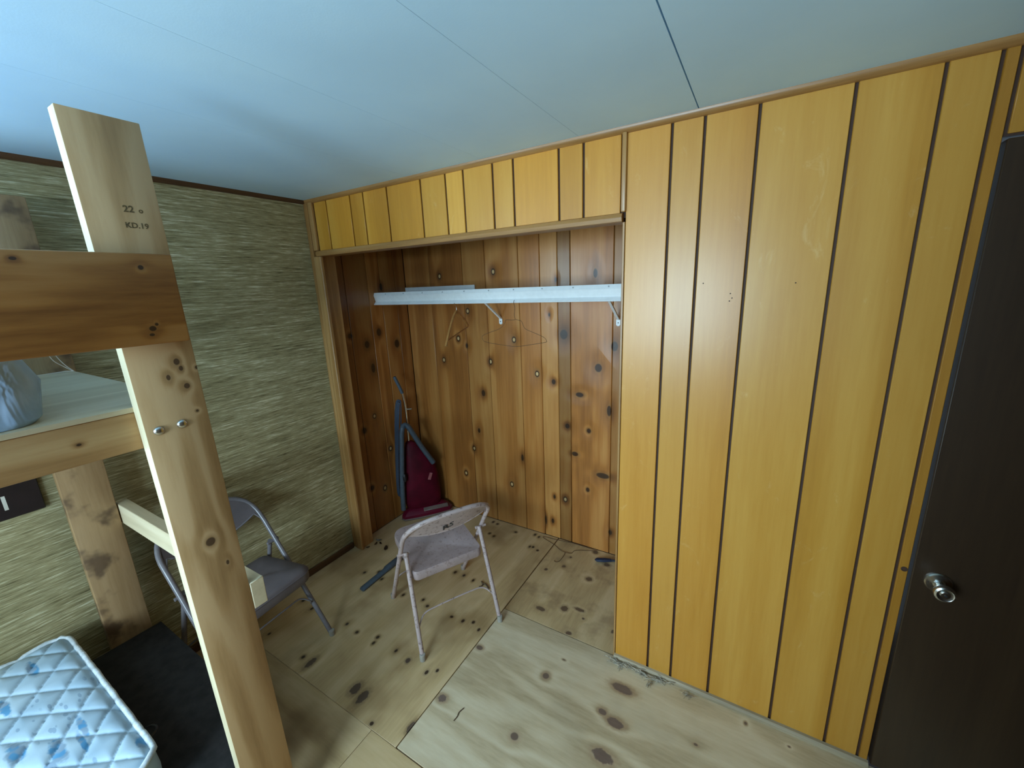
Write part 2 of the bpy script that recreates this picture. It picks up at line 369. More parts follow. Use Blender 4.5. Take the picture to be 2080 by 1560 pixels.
MAT_C1S = painted('mauve_seat_worn', (0.44, 0.33, 0.32), (0.16, 0.095, 0.07), 0.45, 0.38)
MAT_C2 = painted('grey_tube', (0.20, 0.185, 0.20), (0.12, 0.08, 0.06), 0.2, 0.25)
MAT_C2S = painted('taupe_vinyl', (0.135, 0.112, 0.118), (0.09, 0.075, 0.08), 0.3, 0.5)
MAT_CAP = plain('foot_cap', (0.36, 0.33, 0.28), 0.7)
def quilt_mat():
    g = G('quilted_floral'); p = g.pos()
    base = g.ramp(g.noise(p, 6, 2), [(0.35, (0.30, 0.43, 0.55)), (0.65, (0.41, 0.55, 0.67))])
    q = g.vm('ADD', p, g.vm('MULTIPLY', g.n('ShaderNodeTexNoise').outputs['Color'], (0, 0, 0)))
    v = g.n('ShaderNodeTexVoronoi', feature='F1'); v.inputs['Scale'].default_value = 40
    g.put(v.inputs['Vector'], g.vm('MULTIPLY', p, (0.5, 1.3, 0.0)))
    leaf = g.mapr(g.math('ADD', v.outputs['Distance'], g.math('MULTIPLY', g.noise(p, 45, 3), 0.25)), 0.33, 0.40, 1.0, 0.0)
    area = g.mapr(g.noise(g.vm('ADD', p, (3.1, 0.4, 0)), 7.0, 2), 0.50, 0.57)
    m1 = g.math('MULTIPLY', leaf, area)
    col = g.mix(g.math('MULTIPLY', m1, 0.6), base, (0.15, 0.24, 0.36))
    blob = g.knots(p, [(.695, -1.535, .055, .016), (.60, -1.60, .05, .02), (.66, -1.475, .05, .008), (.72, -1.49, .05, .007), (.745, -1.56, .03, .012), (.875, -1.40, .03, .012), (.36, -1.585, .05, .012), (.22, -1.50, .06, .012)], (0, 1))
    wob = g.math('ADD', blob, g.math('MULTIPLY_ADD', g.noise(p, 35, 3, 0.6), 1.6, -0.8))
    col = g.mix(g.mapr(wob, 0.7, 1.25, 0.85, 0.0), col, g.mix(g.mapr(g.noise(p, 30, 1), 0.42, 0.55), (0.02, 0.20, 0.42), (0.16, 0.24, 0.34)))
    return g.done(col, 0.55, g.bump(g.noise(p, 300, 2), 0.1, 0.001), 0, 0.3)
MAT_QUILT = quilt_mat()
MAT_PIPE = plain('mattress_piping', (0.62, 0.70, 0.76), 0.6, var=0.3, scale=60)
def bag_mat():
    g = G('blue_white_cover'); p = g.pos()
    col = g.ramp(g.noise(p, 9, 3), [(0.3, (0.24, 0.36, 0.52)), (0.7, (0.40, 0.52, 0.68))])
    return g.done(col, 0.4, g.bump(g.noise(g.vm('MULTIPLY', p, (1, 1, 0.5)), 14, 3, 0.6, 0.8), 0.6, 0.03), 0, 0.5)
MAT_BAG = bag_mat()

# ------------------------------------------------------------------ setting
H = 2.30; XR = 3.75; CD = 0.745; CX1 = 1.96
def struct(o): o['kind'] = 'structure'; return o
ROOM = []
# floor base and its plywood sheets
fl = struct(box('floor', -0.1, XR + 0.1, REAR - 0.1, CD + 0.1, -0.08, -0.018, MAT_GROOVE))
g_ = 0.0015
for (x0, x1, y0, y1, m, lift) in [(0.0, 1.259, -0.8178, CD, MAT_PLY_L, 0), (1.2625, 2.45 + 1.3, -0.815, 0.001, MAT_PLY_F, 0.002), (1.2625, CX1 + .02, 0.003, CD, MAT_PLY_R, 0),
                            (0.0, 1.1222, -2.035, -0.8158, MAT_PLY_S, 0), (1.1198, 2.5, -2.035, -0.8165, MAT_PLY_S, 0), (2.502, XR, -2.035, -0.818, MAT_PLY_S, 0), (0.0, XR, REAR, -2.037, MAT_PLY_S, 0)]:
    box('plywood_sheet', x0 + g_, x1 - g_, y0 + g_, y1 - g_, -0.018, lift, m, fl, 0.001)
# ceiling boards
ce = struct(box('ceiling', -0.1, XR + 0.1, REAR - 0.1, CD + 0.1, H + 0.012, H + 0.08, MAT_SEAM))
seams = [-0.05, 0.43, 0.85, 1.28, 1.72, 2.13, 3.35, XR + 0.05]
gap = {0.43: .0001, 0.85: .0003, 1.28: .0003, 1.72: .0004, 2.13: .0018, 3.35: .0004}
for a, b in zip(seams[:-1], seams[1:]):
    box('ceiling_panel', a + gap.get(a, 0), b - gap.get(b, 0), REAR - .05, 0.004, H, H + 0.012, MAT_CEIL, ce, 0.0)
box('ceiling_panel', -0.05, XR, 0.092, CD + .05, H, H + 0.012, MAT_CEIL, ce)
# left wall (grasscloth)
wl = struct(box('wall_left', -0.1, 0.0, LY1, 0.0, 0, H, MAT_GRASS))
box('wall_panel', -0.1, 0.0, REAR - 0.1, LY0, 0, H, MAT_GRASS, wl)
box('wall_panel', -0.1, 0.0, LY0, LY1, 0, LZ0, MAT_GRASS, wl)
box('wall_panel', -0.1, 0.0, LY0, LY1, LZ1, H, MAT_GRASS, wl)
# paneled far wall: dark backing, individual boards proud of it
wb = struct(box('wall_back', 1.897, 2.836, 0.008, 0.092, 0, H, MAT_GROOVE))
box('backing', 0.0, 1.897, 0.008, 0.092, 2.0, H, MAT_GROOVE, wb)
box('backing', 2.836, 3.625, 0.008, 0.092, 2.085, H, MAT_GROOVE, wb)
box('backing', 3.625, XR, 0.008, 0.092, 0, H, MAT_GROOVE, wb)
GW = 0.0042
def plank(x0, x1, z0, z1, tone):
    o = box('panel_board', x0 + GW, x1 - GW, 0.0, 0.010, z0, z1, MAT_PANEL, wb, 0.0018)
    o.color = (tone[0], tone[1], tone[2], 1); return o
ed = [1.893, 2.0484, 2.1495, 2.3026, 2.5316, 2.7107, 2.8095, 2.842]
tn = [(1.06, 1.0, .95), (.97, .93, .9), (1.0, .97, .95), (.96, .97, 1.0), (.90, .92, .95), (.84, .84, .85), (.7, .68, .68)]
for a, b, t in zip(ed[:-1], ed[1:], tn): plank(a, b, 0.012, 2.292, t)
hd = [0.075, .1888, .3928, .4985, .6765, .9061, 1.0592, 1.1619, 1.3194, 1.4222, 1.6294, 1.7323, 1.880]
for i, (a, b) in enumerate(zip(hd[:-1], hd[1:])):
    k = 1.12 + 0.10 * math.sin(i * 2.3); plank(a, b, 2.006, 2.292, (k, k * .98, k * .9))
for a, b in zip([2.842, 2.97, 3.12, 3.36, 3.625], [2.97, 3.12, 3.36, 3.625, XR]): plank(a, b, 2.09 if b < 3.7 else 0.012, 2.292, (.7, .68, .68))
h_ = lathe('hole', [(.0085, 0), (.0085, .0012), (.006, .0014), (.0055, .0004)], MAT_GROOVE, wb, 14, Matrix.Translation((2.8275, 0.0, .832)) @ Matrix.Rotation(PI / 2, 4, 'X'))
bm = bmesh.new()
for x, z in ((2.176, 1.752), (2.263, 1.715), (2.269, 1.700), (2.262, 1.690), (2.445, 1.744)):
    add_lathe(bm, [(.0022, -.0002), (.0022, .0007)], 8, Matrix.Translation((x, 0, z)) @ Matrix.Rotation(PI / 2, 4, 'X'))
link('nail_holes', bm_me(bm, 'nail_holes'), MAT_GROOVE, wb)
# closet: back boards, side walls
cb = struct(box('wall_closet_back', -0.1, CX1 + .1, CD + 0.014, CD + 0.10, 0, H, MAT_GROOVE))
xb = [0.0, .248, .552, .743, 1.001, 1.155, 1.275, 1.36, 1.625, CX1]
tb = [.82, .92, .84, .98, 1.12, 1.12, .62, 1.18, .80]
for a, b, t in zip(xb[:-1], xb[1:], tb):
    o = box('pine_board', a + .0008, b - .0008, CD, CD + .014, 0.0, H, MAT_PINE_B, cb, 0.0035); o.color = (t, t * .98, t * .95, 1)
cl = struct(box('wall_closet_left', -0.1, -0.014, 0.0, CD + 0.014, 0, H, MAT_GROOVE))
yl = [0.0, .20, .385, .50, .64, CD]; tl = [.62, .60, .95, .80, .80]
for a, b, t in zip(yl[:-1], yl[1:], tl):
    o = box('pine_board', -.014, 0.0, a + .0008, b - .0008, 0.0, H, MAT_PINE_L, cl, 0.0035); o.color = (t, t * .97, t * .93, 1)
struct(box('wall_closet_right', CX1, CX1 + .1, 0.092, CD + 0.014, 0, H, MAT_PINE_PLAIN))
# rear wall with the window, right wall (both behind the camera)
wr = struct(box('wall_rear', -0.1, WX0, REAR - 0.1, REAR, 0, H, MAT_WALL))
box('wall_panel', WX1, XR, REAR - 0.1, REAR, 0, H, MAT_WALL, wr)
box('wall_panel', WX0, WX1, REAR - 0.1, REAR, 0, WZ0, MAT_WALL, wr)
box('wall_panel', WX0, WX1, REAR - 0.1, REAR, WZ1, H, MAT_WALL, wr)
wf = struct(empty('window_1', ((WX0 + WX1) / 2, REAR, WZ0)))
def fr(x0, x1, z0, z1):
    o = box('window_frame', x0, x1, REAR - .02, REAR + .015, z0, z1, MAT_TRIM_X, None, .003); o.parent = wf; o.matrix_parent_inverse = Matrix.Translation(wf.location).inverted()
fr(WX0 - .05, WX1 + .05, WZ0 - .05, WZ0 + .005); fr(WX0 - .05, WX1 + .05, WZ1 - .005, WZ1 + .05); fr(WX0 - .05, WX0 + .005, WZ0, WZ1); fr(WX1 - .005, WX1 + .05, WZ0, WZ1)
fr((WX0 + WX1) / 2 - .02, (WX0 + WX1) / 2 + .02, WZ0, WZ1)
w2 = struct(empty('window_2', (0, (LY0 + LY1) / 2, LZ0)))
for (y0, y1, z0, z1) in ((LY0 - .05, LY1 + .05, LZ0 - .05, LZ0 + .005), (LY0 - .05, LY1 + .05, LZ1 - .005, LZ1 + .05), (LY0 - .05, LY0 + .005, LZ0, LZ1), (LY1 - .005, LY1 + .05, LZ0, LZ1), (LY0, LY1, (LZ0 + LZ1) / 2 - .018, (LZ0 + LZ1) / 2 + .018)):
    o = box('window_frame', -.02, .015, y0, y1, z0, z1, MAT_TRIM_DARK, None, .003); o.parent = w2; o.matrix_parent_inverse = Matrix.Translation(w2.location).inverted()
# unseen right wall: inward steps added to shade the door side
wt = struct(box('wall_right_blocker', 2.78, 2.88, -2.05, -0.90, 0, H, MAT_WALL))
box('wall_panel', 2.28, 2.88, REAR, -2.05, 0, H, MAT_WALL, wt)  # added block behind the camera, cuts rear window light to the right
box('wall_panel', 2.88, XR, -1.0, -0.90, 0, H, MAT_WALL, wt)
box('wall_panel', XR, XR + .1, -1.0, 0.092, 0, H, MAT_WALL, wt)

# trims
def quarter(name, x0, x1, r, mat):      # quarter round along x at the foot / top of the back wall
    pr = [(0, 0)] + [(-r * math.cos(t * PI / 12), r * math.sin(t * PI / 12)) for t in range(7)]
    return pr
cr_ = 0.020
pr = [(0.004, H)] + [(0.0 - cr_ * math.cos(t * PI / 12), H - cr_ * math.sin(t * PI / 12)) for t in range(7)] + [(0.004, H - cr_)]
struct(prism_x('trim_1', pr, 0.0, XR, MAT_TRIM_X, None, True))
bm = bmesh.new(); pf = [(0.0, H)] + [(cr_ * math.cos(t * PI / 12), H - cr_ * math.sin(t * PI / 12)) for t in range(7)]
a = [bm.verts.new((x, REAR, z)) for x, z in pf]; b = [bm.verts.new((x, -0.012, z)) for x, z in pf]
for i in range(len(pf)): bm.faces.new((a[i], a[(i + 1) % len(pf)], b[(i + 1) % len(pf)], b[i]))
bm.faces.new(a); bm.faces.new(b[::-1])
struct(link('trim_2', bm_me(bm, 'trim_2', True, 30), MAT_TRIM_DARK))
struct(box('baseboard_left', 0.0, 0.018, REAR, -0.024, 0.0, 0.042, MAT_TRIM_DARK, None, 0.004, 2))
struct(prism_x('baseboard_back', [(0, .002), (-.018, .002), (-.017, .012), (-.010, .020), (0, .022)], 1.893, 2.84, MAT_RAW, None, True))
# closet opening casing: header strip, left casing, jambs
struct(prism_x('trim_3', [(0.010, 1.985), (0.010, 2.012), (-.004, 2.017), (-.016, 2.013), (-.022, 2.000), (-.018, 1.986), (-.010, 1.983)], 0.062, 1.888, MAT_TRIM_X, None, True))
struct(box('trim_4', 0.0, 0.034, -0.016, 0.090, 0.0, 2.285, MAT_TRIM, None, 0.004, 2))
struct(box('trim_5', 0.036, 0.100, -0.022, 0.0, 0.0, 1.984, MAT_TRIM, None, 0.006, 3))
struct(box('trim_6', 0.036, 0.082, 0.0005, 0.092, 0.0, 2.0, MAT_TRIM, None, 0.002))
struct(box('trim_7', 0.082, 1.886, 0.0105, 0.092, 1.988, 2.0, MAT_TRIM_X))
struct(box('trim_8', 0.036, 0.073, -0.014, 0.008, 2.018, 2.285, MAT_TRIM, None, 0.004, 2))
struct(box('trim_9', 1.882, 1.899, -0.014, 0.010, 2.019, 2.283, MAT_TRIM, None, 0.004, 2))
struct(box('trim_10', 1.8865, 1.8955, -0.001, 0.092, 0.0, 1.985, MAT_TRIM, None, 0.0015))

# door at the right
dr = struct(box('door_1', 2.846, 3.618, -0.004, 0.034, 0.012, 2.078, MAT_DOOR, None, 0.003))
Mk = Matrix.Translation((2.908, -0.004, .815)) @ Matrix.Rotation(PI / 2, 4, 'X')
kn_ = lathe('door_knob', [(.033, 0), (.033, .004), (.030, .008), (.015, .010), (.011, .014), (.011, .034), (.016, .038), (.0245, .046), (.0265, .054), (.0245, .061), (.020, .064), (.017, .0625)], MAT_NICKEL, dr, 32, Mk)
lathe('keyhole', [(.0105, .0625), (.0105, .0655), (.006, .066)], MAT_NICKEL, kn_, 20, Mk)
lathe('key_slot', [(.0035, .0655), (.0035, .0668)], MAT_KEY, kn_, 12, Mk)
lathe('screw', [(.004, .0075), (.004, .0088)], MAT_KEY, kn_, 10, Mk @ Matrix.Translation((-.022, .0, 0)))

# ------------------------------------------------------------------ bunk bed
BX = 1.10; BED = Vector((0.58, -2.1, 0))
bed = tag(empty('bunk_bed', BED), 'homemade lumber bunk bed with bolted posts beside the green wall', 'bunk bed')
def bpart(name, x0, x1, y0, y1, z0, z1, mat, bev=0.003, shear=0.0, parent=None):
    bm = bmesh.new(); add_box(bm, x0 - BED.x, x1 - BED.x, y0 - BED.y, y1 - BED.y, z0, z1, bev, 2)
    for v in bm.verts: v.co.y -= shear * (v.co.z - 1.2)
    o = link(name, bm_me(bm, name, True, 40), mat, parent or bed)
    if mat is MAT_POST:      # sawn narrow edges: paler wood, lightened further to carry window light
        o.data.materials.append(MAT_EDGE_LIT)
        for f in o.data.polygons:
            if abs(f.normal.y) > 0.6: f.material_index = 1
    return o
SH = 0.0105
p1 = bpart('post', BX - .038, BX, -1.266, -1.128, 0, 2.166, MAT_POST, .002, SH)
bpart('post', .062, .100, -1.286, -1.146, 0, 2.145, MAT_POST_B, .004, -0.0)
bpart('post', BX - .038, BX, -3.24, -3.10, 0, 2.16, MAT_POST, .002)
bpart('post', .062, .100, -3.24, -3.10, 0, 2.14, MAT_POST_B, .002)
bpart('guard_rail', BX + .0005, BX + .038, -3.24, -1.148, 1.671, 1.877, MAT_RAIL, .004)
bpart('side_rail', BX - .078, BX - .0385, -3.24, -1.14, 1.413, 1.508, MAT_BEAM_Y, .004)
bpart('side_rail', .1005, .138, -3.24, -1.15, 1.413, 1.508, MAT_BEAM_Y, .004)
bpart('side_rail', BX - .078, BX - .0385, -3.24, -1.14, .225, .314, MAT_BEAM_Y, .004)
bpart('side_rail', .1005, .138, -3.24, -1.15, .225, .314, MAT_BEAM_Y, .004)
bpart('bunk_deck', .102, BX - .036, -3.24, -1.158, 1.5085, 1.521, MAT_DECK, .001)
# end beam runs slightly skew behind both posts
bm = bmesh.new(); add_box(bm, .06 - BED.x, BX + .001 - BED.x, -1.124 - BED.y, -1.084 - BED.y, .836, .927, .002)
for v in bm.verts:
    t = 1 - (v.co.x + BED.x - .06) / (BX - .06); v.co.y -= .018 * t; v.co.z += .014 * t
link('cross_beam', bm_me(bm, 'cross_beam', True, 40), MAT_BEAM_X, bed)
bpart('cross_beam', .06, BX, -3.28, -3.242, .836, .927, MAT_BEAM_X, .002)
bpart('platform', .103, BX - .0385, -3.23, -1.115, .3145, .330, MAT_FELT, .003)
for y, z in ((-1.239, 1.457), (-1.190, 1.460)):
    Mb = Matrix.Translation(Vector((BX - .0005, y - .003, z)) - BED) @ Matrix.Rotation(PI / 2, 4, 'Y')
    lathe('carriage_bolt', [(.0115, 0), (.0112, .002), (.0095, .0045), (.006, .0065), (.002, .0072)], MAT_ZINC, p1, 18, Mb)
Mt = Matrix.Translation(-BED) @ Matrix(((0, 0, 1, BX), (1, 0, 0, 0), (0, 1, 0, 0), (0, 0, 0, 1)))
text('grade_stamp', '22', .020, MAT_INK, p1, Mt @ Matrix.Translation((-1.196, 1.976, .0001)))
text('grade_stamp', 'o', .016, MAT_INK, p1, Mt @ Matrix.Translation((-1.174, 1.975, .0001)))
text('grade_stamp', 'KD.19', .0165, MAT_INK, p1, Mt @ Matrix.Translation((-1.187, 1.941, .0001)))
bm = bmesh.new()
for i, pts in enumerate(([(.12, -1.213, 1.60), (.125, -1.203, 1.568), (.13, -1.186, 1.547), (.14, -1.172, 1.531), (.15, -1.165, 1.5235)], [(.12, -1.198, 1.60), (.128, -1.187, 1.567), (.136, -1.176, 1.543), (.15, -1.163, 1.5235)],
                         [(.125, -1.27, 1.5235), (.13, -1.215, 1.5245), (.14, -1.18, 1.526), (.15, -1.165, 1.524)])):
    add_tube(bm, [p for p in catmull(pts, 6)], .0012, 5)
tag(link('plastic_strap', bm_me(bm, 'plastic_strap', True), MAT_STRAP), 'loose clear plastic strap curling on the upper bunk deck', 'strap')

# lower quilted mattress
def mattress(name, x0, x1, y0, y1, z0, z1, rc, mat, quilt, nx=190, ny=360):
    cx, cy = (x0 + x1) / 2, (y0 + y1) / 2; hx, hy = (x1 - x0) / 2, (y1 - y0) / 2
    bm = bmesh.new(); top = []
    def inplan(u, v):      # square to rounded rectangle
        x, y = u * hx, v * hy
        ex, ey = abs(x) - (hx - rc), abs(y) - (hy - rc)
        if ex > 0 and ey > 0:
            m = max(ex, ey); l = math.hypot(ex, ey)
            ex, ey = ex * m / l, ey * m / l
            x = math.copysign(hx - rc + ex, x); y = math.copysign(hy - rc + ey, y)
        return x, y
    for i in range(nx + 1):
        row = []
        for j in range(ny + 1):
            x, y = inplan(-1 + 2 * i / nx, -1 + 2 * j / ny)
            wx, wy = cx + x, cy + y
            e = min(hx - abs(x), hy - abs(y))
            a = PI * ((wx - .296) / .143 + (wy + 1.463) / .104); b_ = PI * ((wx - .296) / .143 - (wy + 1.463) / .104)
            z = z1
            if quilt:
                q = min(abs(math.sin(a)), abs(math.sin(b_)))
                z += 0.015 * (q ** 0.28) - 0.014
                z += 0.004 * math.sin(wx * 7 + wy * 5)
            z -= 0.018 * max(0, 1 - e / 0.05) ** 2
            row.append(bm.verts.new((wx, wy, z)))
        top.append(row)
    for i in range(nx):
        for j in range(ny): bm.faces.new((top[i][j], top[i + 1][j], top[i + 1][j + 1], top[i][j + 1]))
    rim = [top[i][0] for i in range(nx)] + [top[nx][j] for j in range(ny)] + [top[i][ny] for i in range(nx, 0, -1)] + [top[0][j] for j in range(ny, 0, -1)]
    prev = rim; zs = [(z1 - .03, .004), ((z0 + z1) / 2, .008), (z0 + .012, .004), (z0, -.006)]
    for (z, o) in zs:
        ring = []
        for v in rim:
            d = Vector((v.co.x - cx, v.co.y - cy, 0)); d.normalize()
            ring.append(bm.verts.new((v.co.x + d.x * o, v.co.y + d.y * o, z)))
        n = len(ring)
        for k in range(n): bm.faces.new((prev[k], prev[(k + 1) % n], ring[(k + 1) % n], ring[k]))
        prev = ring
    bm.faces.new(prev)
    rimco = [v.co.copy() for v in rim]
    me = bm_me(bm, name, True, 60)
    return me, rimco
MB = Vector((.52, -2.3, .3305))
me, rim = mattress('mattress', .078, .965, -3.09, -1.388, .3305, .500, .06, MAT_QUILT, True)
me.transform(Matrix.Translation(-MB))
mt = tag(empty('quilted_mattress', MB), 'white quilted mattress with blue floral print on the lower bunk', 'mattress')
link('cover', me, MAT_QUILT, mt)
def loop_tube(name, rim, dz, r, out, mat, parent, org):
    c = sum(rim, Vector()) / len(rim); pts = []
    for k in range(0, len(rim), 4):
        v = rim[k]; d = Vector((v.x - c.x, v.y - c.y, 0)).normalized()
        pts.append(Vector((v.x + d.x * out, v.y + d.y * out, v.z + dz + .002 * math.sin(k * .21) + .0015 * math.sin(k * .57))) - org)
    return tube(name, pts, r, mat, parent, 8, True)
loop_tube('piping', rim, .004, .0085, .003, MAT_PIPE, mt, MB)
loop_tube('piping', [Vector((v.x, v.y, .345)) for v in rim], 0, .006, .004, MAT_PIPE, mt, MB)
tube('handle_loop', [Vector(p) - MB for p in catmull([(.76, -1.384, .43), (.775, -1.355, .432), (.80, -1.348, .428), (.815, -1.384, .425)], 6)], .0035, MAT_BLACK, mt, 6)
# upper mattress in a plastic cover
UB = Vector((.6, -2.3, 1.522))
me, rim = mattress('mattress', .16, 1.035, -3.18, -1.404, 1.522, 1.70, .05, MAT_BAG, False, 40, 60)
for v in me.vertices:
    v.co.y += .012 * math.sin(v.co.z * 31 + v.co.x * 9) * (1 if v.co.y > -1.6 else 0)
    v.co.x += .010 * math.sin(v.co.y * 17 + v.co.z * 22) * (1 if v.co.x > .9 else 0)
me.transform(Matrix.Translation(-UB))
um = tag(empty('covered_mattress', UB), 'pale blue mattress in a wrinkled cover on the upper bunk', 'mattress')
link('cover', me, MAT_BAG, um)

# dark plaque on the green wall
pq = tag(box('wall_plaque', 0.0, 0.014, -1.66, -1.320, 0.998, 1.36, MAT_PICT, None, .003), 'dark brown panel fixed to the green wall below the upper bunk', 'plaque')
box('sticker', .0142, .0146, -1.418, -1.408, 1.035, 1.09, MAT_PAPER, pq)

# ------------------------------------------------------------------ folding chairs
def folding_chair(label, loc, rz, mf, ms, padded, mark, arch=.130):
    t = tag(empty('folding_chair', loc, rz), label, 'chair', 'metal folding chairs by the closet')
    wd = .453; r = .0118
    A = lambda z: .512 - .655 * z
    for s in (0.0, wd):
        o = tube('leg', [(s, A(.012), .012), (s, A(.40), .40)], r, mf, t)
        lathe('foot_cap', [(.0145, 0), (.015, .004), (.0145, .028), (.012, .030)], MAT_CAP, o, 12, Matrix.Translation((s, A(0) - .002, 0)))
        i_ = .022 if s == 0 else -.022
        o = tube('leg', [(s + i_ * .4, .010, .012), (s + i_, .172, .500)], r * .95, mf, t)
        lathe('foot_cap', [(.0145, 0), (.015, .004), (.0145, .034), (.012, .036)], MAT_CAP, o, 12, Matrix.Translation((s + i_ * .4, .008, 0)))
        lathe('rivet', [(.008, -.030), (.008, .030)], mf, t, 12, Matrix.Translation((s + i_ * .5, .178, .492)) @ Matrix.Rotation(PI / 2, 4, 'Y'))
    pts = []; z0 = .60
    for s_ in (0.0,):
        pts += [(0, A(.40), .40), (0, A(.5), .5), (0, A(z0 - .03), z0 - .03)]
    for k in range(25):
        th = PI * k / 24
        cx = math.copysign(abs(math.cos(th)) ** .62, math.cos(th)); sz = abs(math.sin(th)) ** .75
        z = z0 + arch * sz
        pts.append((wd / 2 - wd / 2 * cx, A(z) - .018 * sz, z))
    pts += [(wd, A(z0 - .03), z0 - .03), (wd, A(.5), .5), (wd, A(.40), .40)]
    tube('back_frame', pts, r, mf, t, 12)
    # backrest panel: follows the arch, lower edge gently bowed
    bm = bmesh.new(); nx, nz = 24, 8; F = []; Bk = []
    for i in range(nx + 1):
        u = i / nx; s = .006 + u * (wd - .012); q = abs(2 * u - 1)
        zt = z0 + (arch - .003) * max(0.0, 1 - q ** 3.226) ** .375
        zt = max(zt, z0 + .012); zb = z0 - .002 + .052 * q ** 2
        if zb > zt - .004: zb = zt - .004
        fr_, bk = [], []
        for j in range(nz + 1):
            z = zb + (zt - zb) * j / nz
            y = A(z) - .018 * (1 - q ** 2) - .012 * (1 - q ** 2)
            fr_.append(bm.verts.new((s, y + .003, z))); bk.append(bm.verts.new((s, y - .003, z)))
        F.append(fr_); Bk.append(bk)
    for i in range(nx):
        for j in range(nz):
            bm.faces.new((F[i][j], F[i + 1][j], F[i + 1][j + 1], F[i][j + 1])); bm.faces.new((Bk[i][j], Bk[i][j + 1], Bk[i + 1][j + 1], Bk[i + 1][j]))
        bm.faces.new((F[i][0], Bk[i][0], Bk[i + 1][0], F[i + 1][0])); bm.faces.new((F[i][nz], F[i + 1][nz], Bk[i + 1][nz], Bk[i][nz]))
    for i in (0, nx):
        for j in range(nz): bm.faces.new((F[i][j], F[i][j + 1], Bk[i][j + 1], Bk[i][j]))
    low = [((F[i][0].co + Bk[i][0].co) / 2).copy() for i in range(nx + 1)]
    bk_ = link('backrest', bm_me(bm, 'backrest', True, 50), ms if padded else mf, t)
    tube('rolled_edge', low, .0048, mf, bk_, 8)
    if mark:
        s0 = .215; z = .640; y = A(z) - .018 - .012 - .0055
        Mm = Matrix.Translation((s0, y, z)) @ Matrix.Rotation(math.radians(-10), 4, 'Y') @ Matrix.Rotation(PI / 2 + .58, 4, 'X')
        text('stencil_mark', 'RS', .060, MAT_MARK, bk_, Mm)
    # seat pan: rounded outline, tilted, lips turned down
    s0, s1, a0, a1 = .036, .417, .118, .505
    zc = lambda a: .398 + (a - a0) * .09
    out = []
    def corner(cx, cy, t0, rr):
        for k in range(7):
            th = t0 + k * PI / 12; out.append((cx + rr * math.cos(th), cy + rr * math.sin(th)))
    corner(s1 - .03, a0 + .03, -PI / 2, .03); corner(s1 - .06, a1 - .06, 0, .06); corner(s0 + .06, a1 - .06, PI / 2, .06); corner(s0 + .03, a0 + .03, PI, .03)
    cx_, cy_ = (s0 + s1) / 2, (a0 + a1) / 2
    def ring(sc, dz):
        return [Vector((cx_ + (x - cx_) * sc, cy_ + (y - cy_) * sc, zc(y) + dz)) for x, y in out]
    th = .022 if padded else .006
    lip = .045 if padded else .042
    secs = [ring(.93, -lip + .006), ring(.985, -lip), ring(1.0, -lip + .006), ring(1.0, -.004), ring(.985, .004 + th * .3), ring(.90, th), ring(.55, th - (0 if padded else .006)), ring(.15, th - (0 if padded else .007))]
    st = loft('seat', secs, ms, t, True, 60)
    if padded:
        tube('welt', ring(.998, .002), .003, ms, st, 6, True)
    # bowed stretchers
    for (fy, fz, back) in ((lambda z: .010 + .336 * z, .12, 1), (lambda z: A(z), .17, 0)):
        e0 = .012
        p = [(e0, fy(fz), fz), (e0 + .012, fy(fz) + .012, fz + .03), (e0 + .05, fy(fz + .05) + .022, fz + .062), (wd * .3, fy(fz + .05) + .026, fz + .070), (wd * .7, fy(fz + .05) + .026, fz + .070), (wd - e0 - .05, fy(fz + .05) + .022, fz + .062), (wd - e0 - .012, fy(fz) + .012, fz + .03), (wd - e0, fy(fz), fz)]
        tube('stretcher', catmull(p, 6), .0042, mf, t, 8)
    return t
folding_chair('worn mauve metal folding chair standing in front of the closet', (1.085, -.479, 0.0), math.atan2(.88125, .47265), MAT_C1, MAT_C1S, False, True)
folding_chair('taupe folding chair with padded vinyl seat against the green wall', (.038, -.640, 0.0), math.atan2(-.9945, .105), MAT_C2, MAT_C2S, True, False, .158)

# ------------------------------------------------------------------ closet shelf, hangers
sh = tag(empty('closet_shelf', (.94, CD, 1.70)), 'white metal shelf with a hanging lip across the closet', 'shelf')
SO = Vector((.94, CD, 1.70))
def sp(o): o.parent = sh; o.matrix_parent_inverse = Matrix.Translation(-SO); return o
sp(prism_x('fascia', [(.432, 1.758), (.424, 1.7365), (.4255, 1.735), (.437, 1.697), (.421, 1.680), (.4195, 1.676), (.423, 1.674), (.440, 1.690), (.442, 1.700), (.432, 1.7345), (.436, 1.752), (.450, 1.7545), (.450, 1.758)], 0.002, CX1 - .002, MAT_WHITE))
sp(box('deck', 0.002, CX1 - .002, .4365, CD - .001, 1.746, 1.754, MAT_WHITE))
sp(box('back_strip', 0.004, .66, CD - .012, CD - .001, 1.755, 1.786, MAT_WHITE, None, .002))
for x in (.12, .29, .46, .63, .80, .98, 1.15, 1.33, 1.51, 1.70):
    sp(lathe('screw_head', [(.0042, 0), (.0042, .0018)], MAT_GREYM, None, 10, Matrix.Translation((x, .428, 1.7475)) @ Matrix.Rotation(PI / 2 - .36, 4, 'X')))
